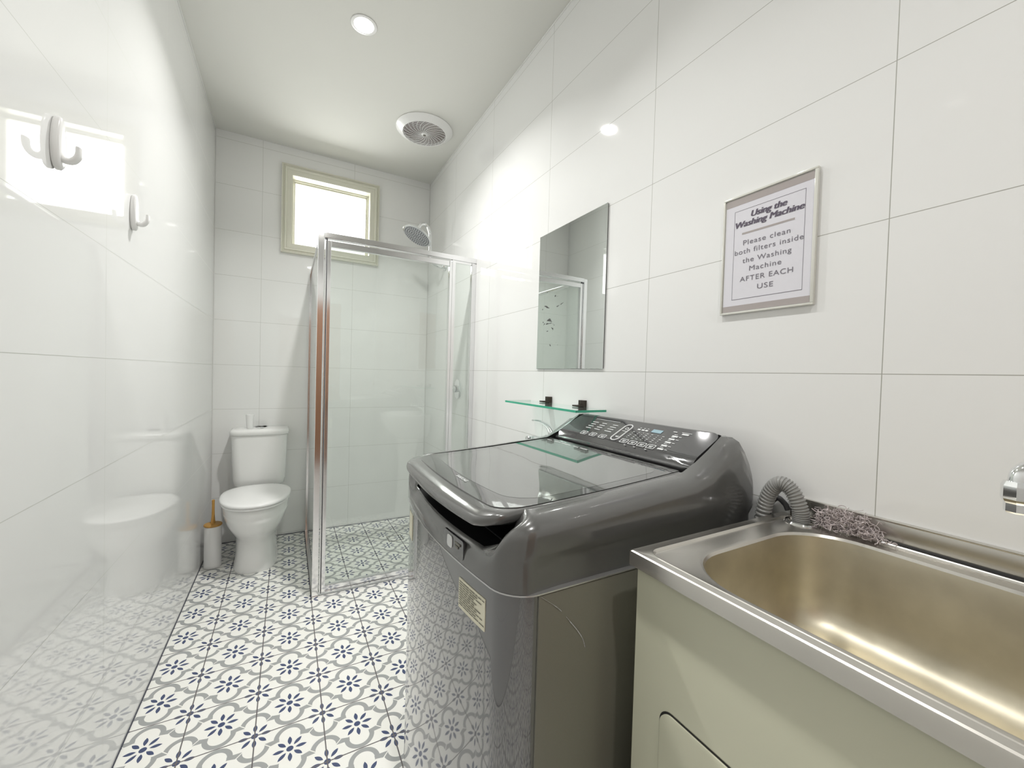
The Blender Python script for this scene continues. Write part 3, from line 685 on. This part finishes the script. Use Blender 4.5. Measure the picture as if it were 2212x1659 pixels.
# ------------------------------------------------------------------ laundry tub
TX0, TX1, TY0, TY1, TZ = .962, W-.002, -.14, .507, .900
tub = thing('laundry_tub', 'stainless steel laundry tub on a cream metal cabinet, beside the washing machine', 'laundry tub', (1.2, .18, 0))
cab = link('cabinet', bev(mesh(*loft([[(TX0+.012, TY0+.010, z), (TX1-.015, TY0+.010, z), (TX1-.015, TY1-.010, z), (TX0+.012, TY1-.010, z)] for z in (.02, TZ-.022)]+[[(TX0+.018, TY0+.016, z), (TX1-.021, TY0+.016, z), (TX1-.021, TY1-.016, z), (TX0+.018, TY1-.016, z)] for z in (TZ-.022, .026)], True, True)), .003), M_cabinet, tub)
link('plinth', mesh(*box(TX0+.05, TX1-.015, TY0+.03, TY1-.03, 0, .02)), M_rubber, tub)
NS = dict(n=10, m=10)
def tr(x0, x1, y0, y1, r, z): return [(a, b, z) for a, b in rr(x0, x1, y0, y1, r, **NS)]
def ti(d, r, z): return tr(TX0+d, TX1-.008-d*.6, TY0+d, TY1-d, r, z)
bx0, bx1, by0, by1 = TX0+.037, 1.400, TY0+.065, TY1-.068
deck = [tr(TX0+.002, TX1, TY0+.002, TY1-.002, .004, TZ-.026), tr(TX0, TX1, TY0, TY1, .004, TZ-.025), tr(TX0, TX1, TY0, TY1, .004, TZ-.004), tr(TX0+.001, TX1-.001, TY0+.001, TY1-.001, .004, TZ-.0015), tr(TX0+.0035, TX1-.002, TY0+.0035, TY1-.0035, .004, TZ),
        tr(TX0+.0165, TX1-.012, TY0+.019, TY1-.019, .030, TZ), tr(TX0+.0180, TX1-.0130, TY0+.021, TY1-.021, .030, TZ+.0008), tr(TX0+.0190, TX1-.0145, TY0+.0225, TY1-.0225, .030, TZ-.0005), tr(TX0+.0205, TX1-.016, TY0+.0245, TY1-.0245, .028, TZ-.0036), tr(TX0+.0225, TX1-.018, TY0+.027, TY1-.027, .028, TZ-.0040),
        tr(bx0-.0035, bx1+.008, by0-.010, by1+.010, .115, TZ-.0042), tr(bx0-.001, bx1+.003, by0-.003, by1+.003, .110, TZ-.0052), tr(bx0+.001, bx1, by0, by1, .108, TZ-.010)]
link('deck', mesh(*loft(deck, False, False)), M_steel, tub, ang=25)
bowl = [tr(bx0+.001, bx1, by0, by1, .108, TZ-.010), tr(bx0+.004, bx1-.004, by0+.004, by1-.004, .100, TZ-.03), tr(bx0+.012, bx1-.012, by0+.012, by1-.012, .09, TZ-.12), tr(bx0+.015, bx1-.016, by0+.016, by1-.016, .088, TZ-.145), tr(bx0+.022, bx1-.024, by0+.024, by1-.024, .082, TZ-.165), tr(bx0+.034, bx1-.038, by0+.038, by1-.038, .072, TZ-.179), tr(bx0+.055, bx1-.06, by0+.06, by1-.06, .058, TZ-.187), tr(bx0+.10, bx1-.10, by0+.10, by1-.10, .045, TZ-.190), tr(bx0+.17, bx1-.17, by0+.2, by1-.2, .01, TZ-.192)]
link('bowl', mesh(*loft(bowl, False, True)), M_steelbowl, tub, ang=60)
link('upstand', bev(mesh(*join(box(W-.0055, W-.0015, TY0, TY1-.02, TZ-.002, TZ+.040), box(W-.009, W-.0015, TY0, TY1-.02, TZ+.038, TZ+.043)), fix=False), .0012), M_steel, tub)
link('back_gap_shade', mesh(*tube([(W-.007, TY0, TZ+.001), (W-.007, .30, TZ+.001), (W-.007, .46, TZ+.001)], [.0038, .003, .0015], 8)), M_black, tub)  # dark line of shade behind the deck, put in as a black bead
# access door: pressed panel with rounded upper corner
do = rr(TY0+.07, .436, .09, .668, .022, 8, 6)
xd = TX0+.012
dpn = link('cabinet_door', mesh(*loft([[(xd+.001, a, b) for a, b in do], [(xd-.0035, a, b) for a, b in do], [(xd-.0050, .15+(a-.15)*.985, .38+(b-.38)*.985) for a, b in do], [(xd-.0050, .15+(a-.15)*.5, .38+(b-.38)*.5) for a, b in do]])), M_cabinet, tub, ang=30)
dg = rr(TY0+.0675, .4385, .0875, .6715, .024, 8, 6); dg2 = rr(TY0+.0705, .4355, .0905, .6675, .022, 8, 6)
link('door_gap', mesh(*loft([[(xd-.0006, a, b) for a, b in dg], [(xd-.0008, a, b) for a, b in dg2]], False, False)), M_black, tub)
link('overflow_collar', mesh(*lathe([(.031, -.0005), (.032, .003), (.029, .0065), (.025, .0055), (.022, 0), (.018, -.002)], 36, (1.413, .450, TZ-.006))), M_chrome, tub)
# drain hose of the washer, looping into the tub
hp = spline([(1.408, .530, .60), (1.408, .530, .78), (1.408, .528, .88), (1.405, .515, .940), (1.404, .492, .972), (1.407, .468, .962), (1.411, .452, .925), (1.413, .450, .8975)], 26)
hr = [.0165 if i % 4 in (0, 1) else .0140 for i in range(len(hp))]
hs = link('drain_hose', mesh(*tube(hp, hr, 20)), M_hose, None, ang=25)
tag(hs, 'grey corrugated drain hose arching from behind the washing machine into the tub corner', 'hose')
cb = link('inlet_hose', mesh(*tube(spline([(1.438, .534, .70), (1.438, .532, .88), (1.438, .516, .928), (1.436, .496, .922), (1.434, .487, .9095)], 8), .006, 12)), M_rubber, None)
tag(cb, 'thin dark hose curving behind the grey drain hose in the tub corner', 'hose')
# lint clump
st = []
random.seed(5)
for i in range(330):
    t = random.random(); cy = .420-.098*t; hgt = .012+.030*math.sin(PI*min(1, t*.9+.12))
    p = Vector((1.421+random.uniform(-.014, .010), cy+random.gauss(0, .009), TZ+.002+random.random()**1.2*hgt))
    d = Vector((random.gauss(0, 1), random.gauss(0, 1), random.gauss(0, .7))).normalized(); ax = Vector((random.gauss(0, 1), random.gauss(0, 1), random.gauss(0, 1))).normalized()
    pts = []
    for k in range(8):
        pts.append(p.copy()); d = (Matrix.Rotation(random.uniform(.4, 1.1), 3, ax) @ d).normalized(); p = p+d*.0036
        p.x = min(p.x, W-.013); p.z = max(p.z, TZ+.0020)
    st.append(tube(pts, random.uniform(.0005, .0009), 4))
fl = link('lint_clump', mesh(*join(*st), fix=False), M_lint, None, ang=80)
tag(fl, 'pinkish grey clump of tangled lint lying on the back ledge of the tub', 'lint')
# tub tap, spout end at the frame's edge
tt = thing('wall_tap', 'chrome wall spout above the laundry tub, cut by the right edge of the photo', 'tap', (W, .06, 1.10))
link('tap_flange', mesh(*lathe([(.026, 0), (.026, -.006), (.015, -.012), (.014, -.05)], 28, (W, .02, 1.10), 'x')), M_chrome, tt)
link('spout', mesh(*tube(spline([(W-.03, .02, 1.10), (W-.08, .03, 1.118), (W-.14, .085, 1.118), (W-.185, .125, 1.095), (W-.192, .131, 1.075)], 8), .012, 16)), M_chrome, tt)
link('aerator', mesh(*lathe([(.0125, 1.040), (.0135, 1.042), (.0135, 1.052), (.0155, 1.055), (.0165, 1.058), (.0165, 1.074), (.014, 1.080), (.002, 1.081)], 8, (W-.193, .131, 0))), M_chrome, tt, ang=20)
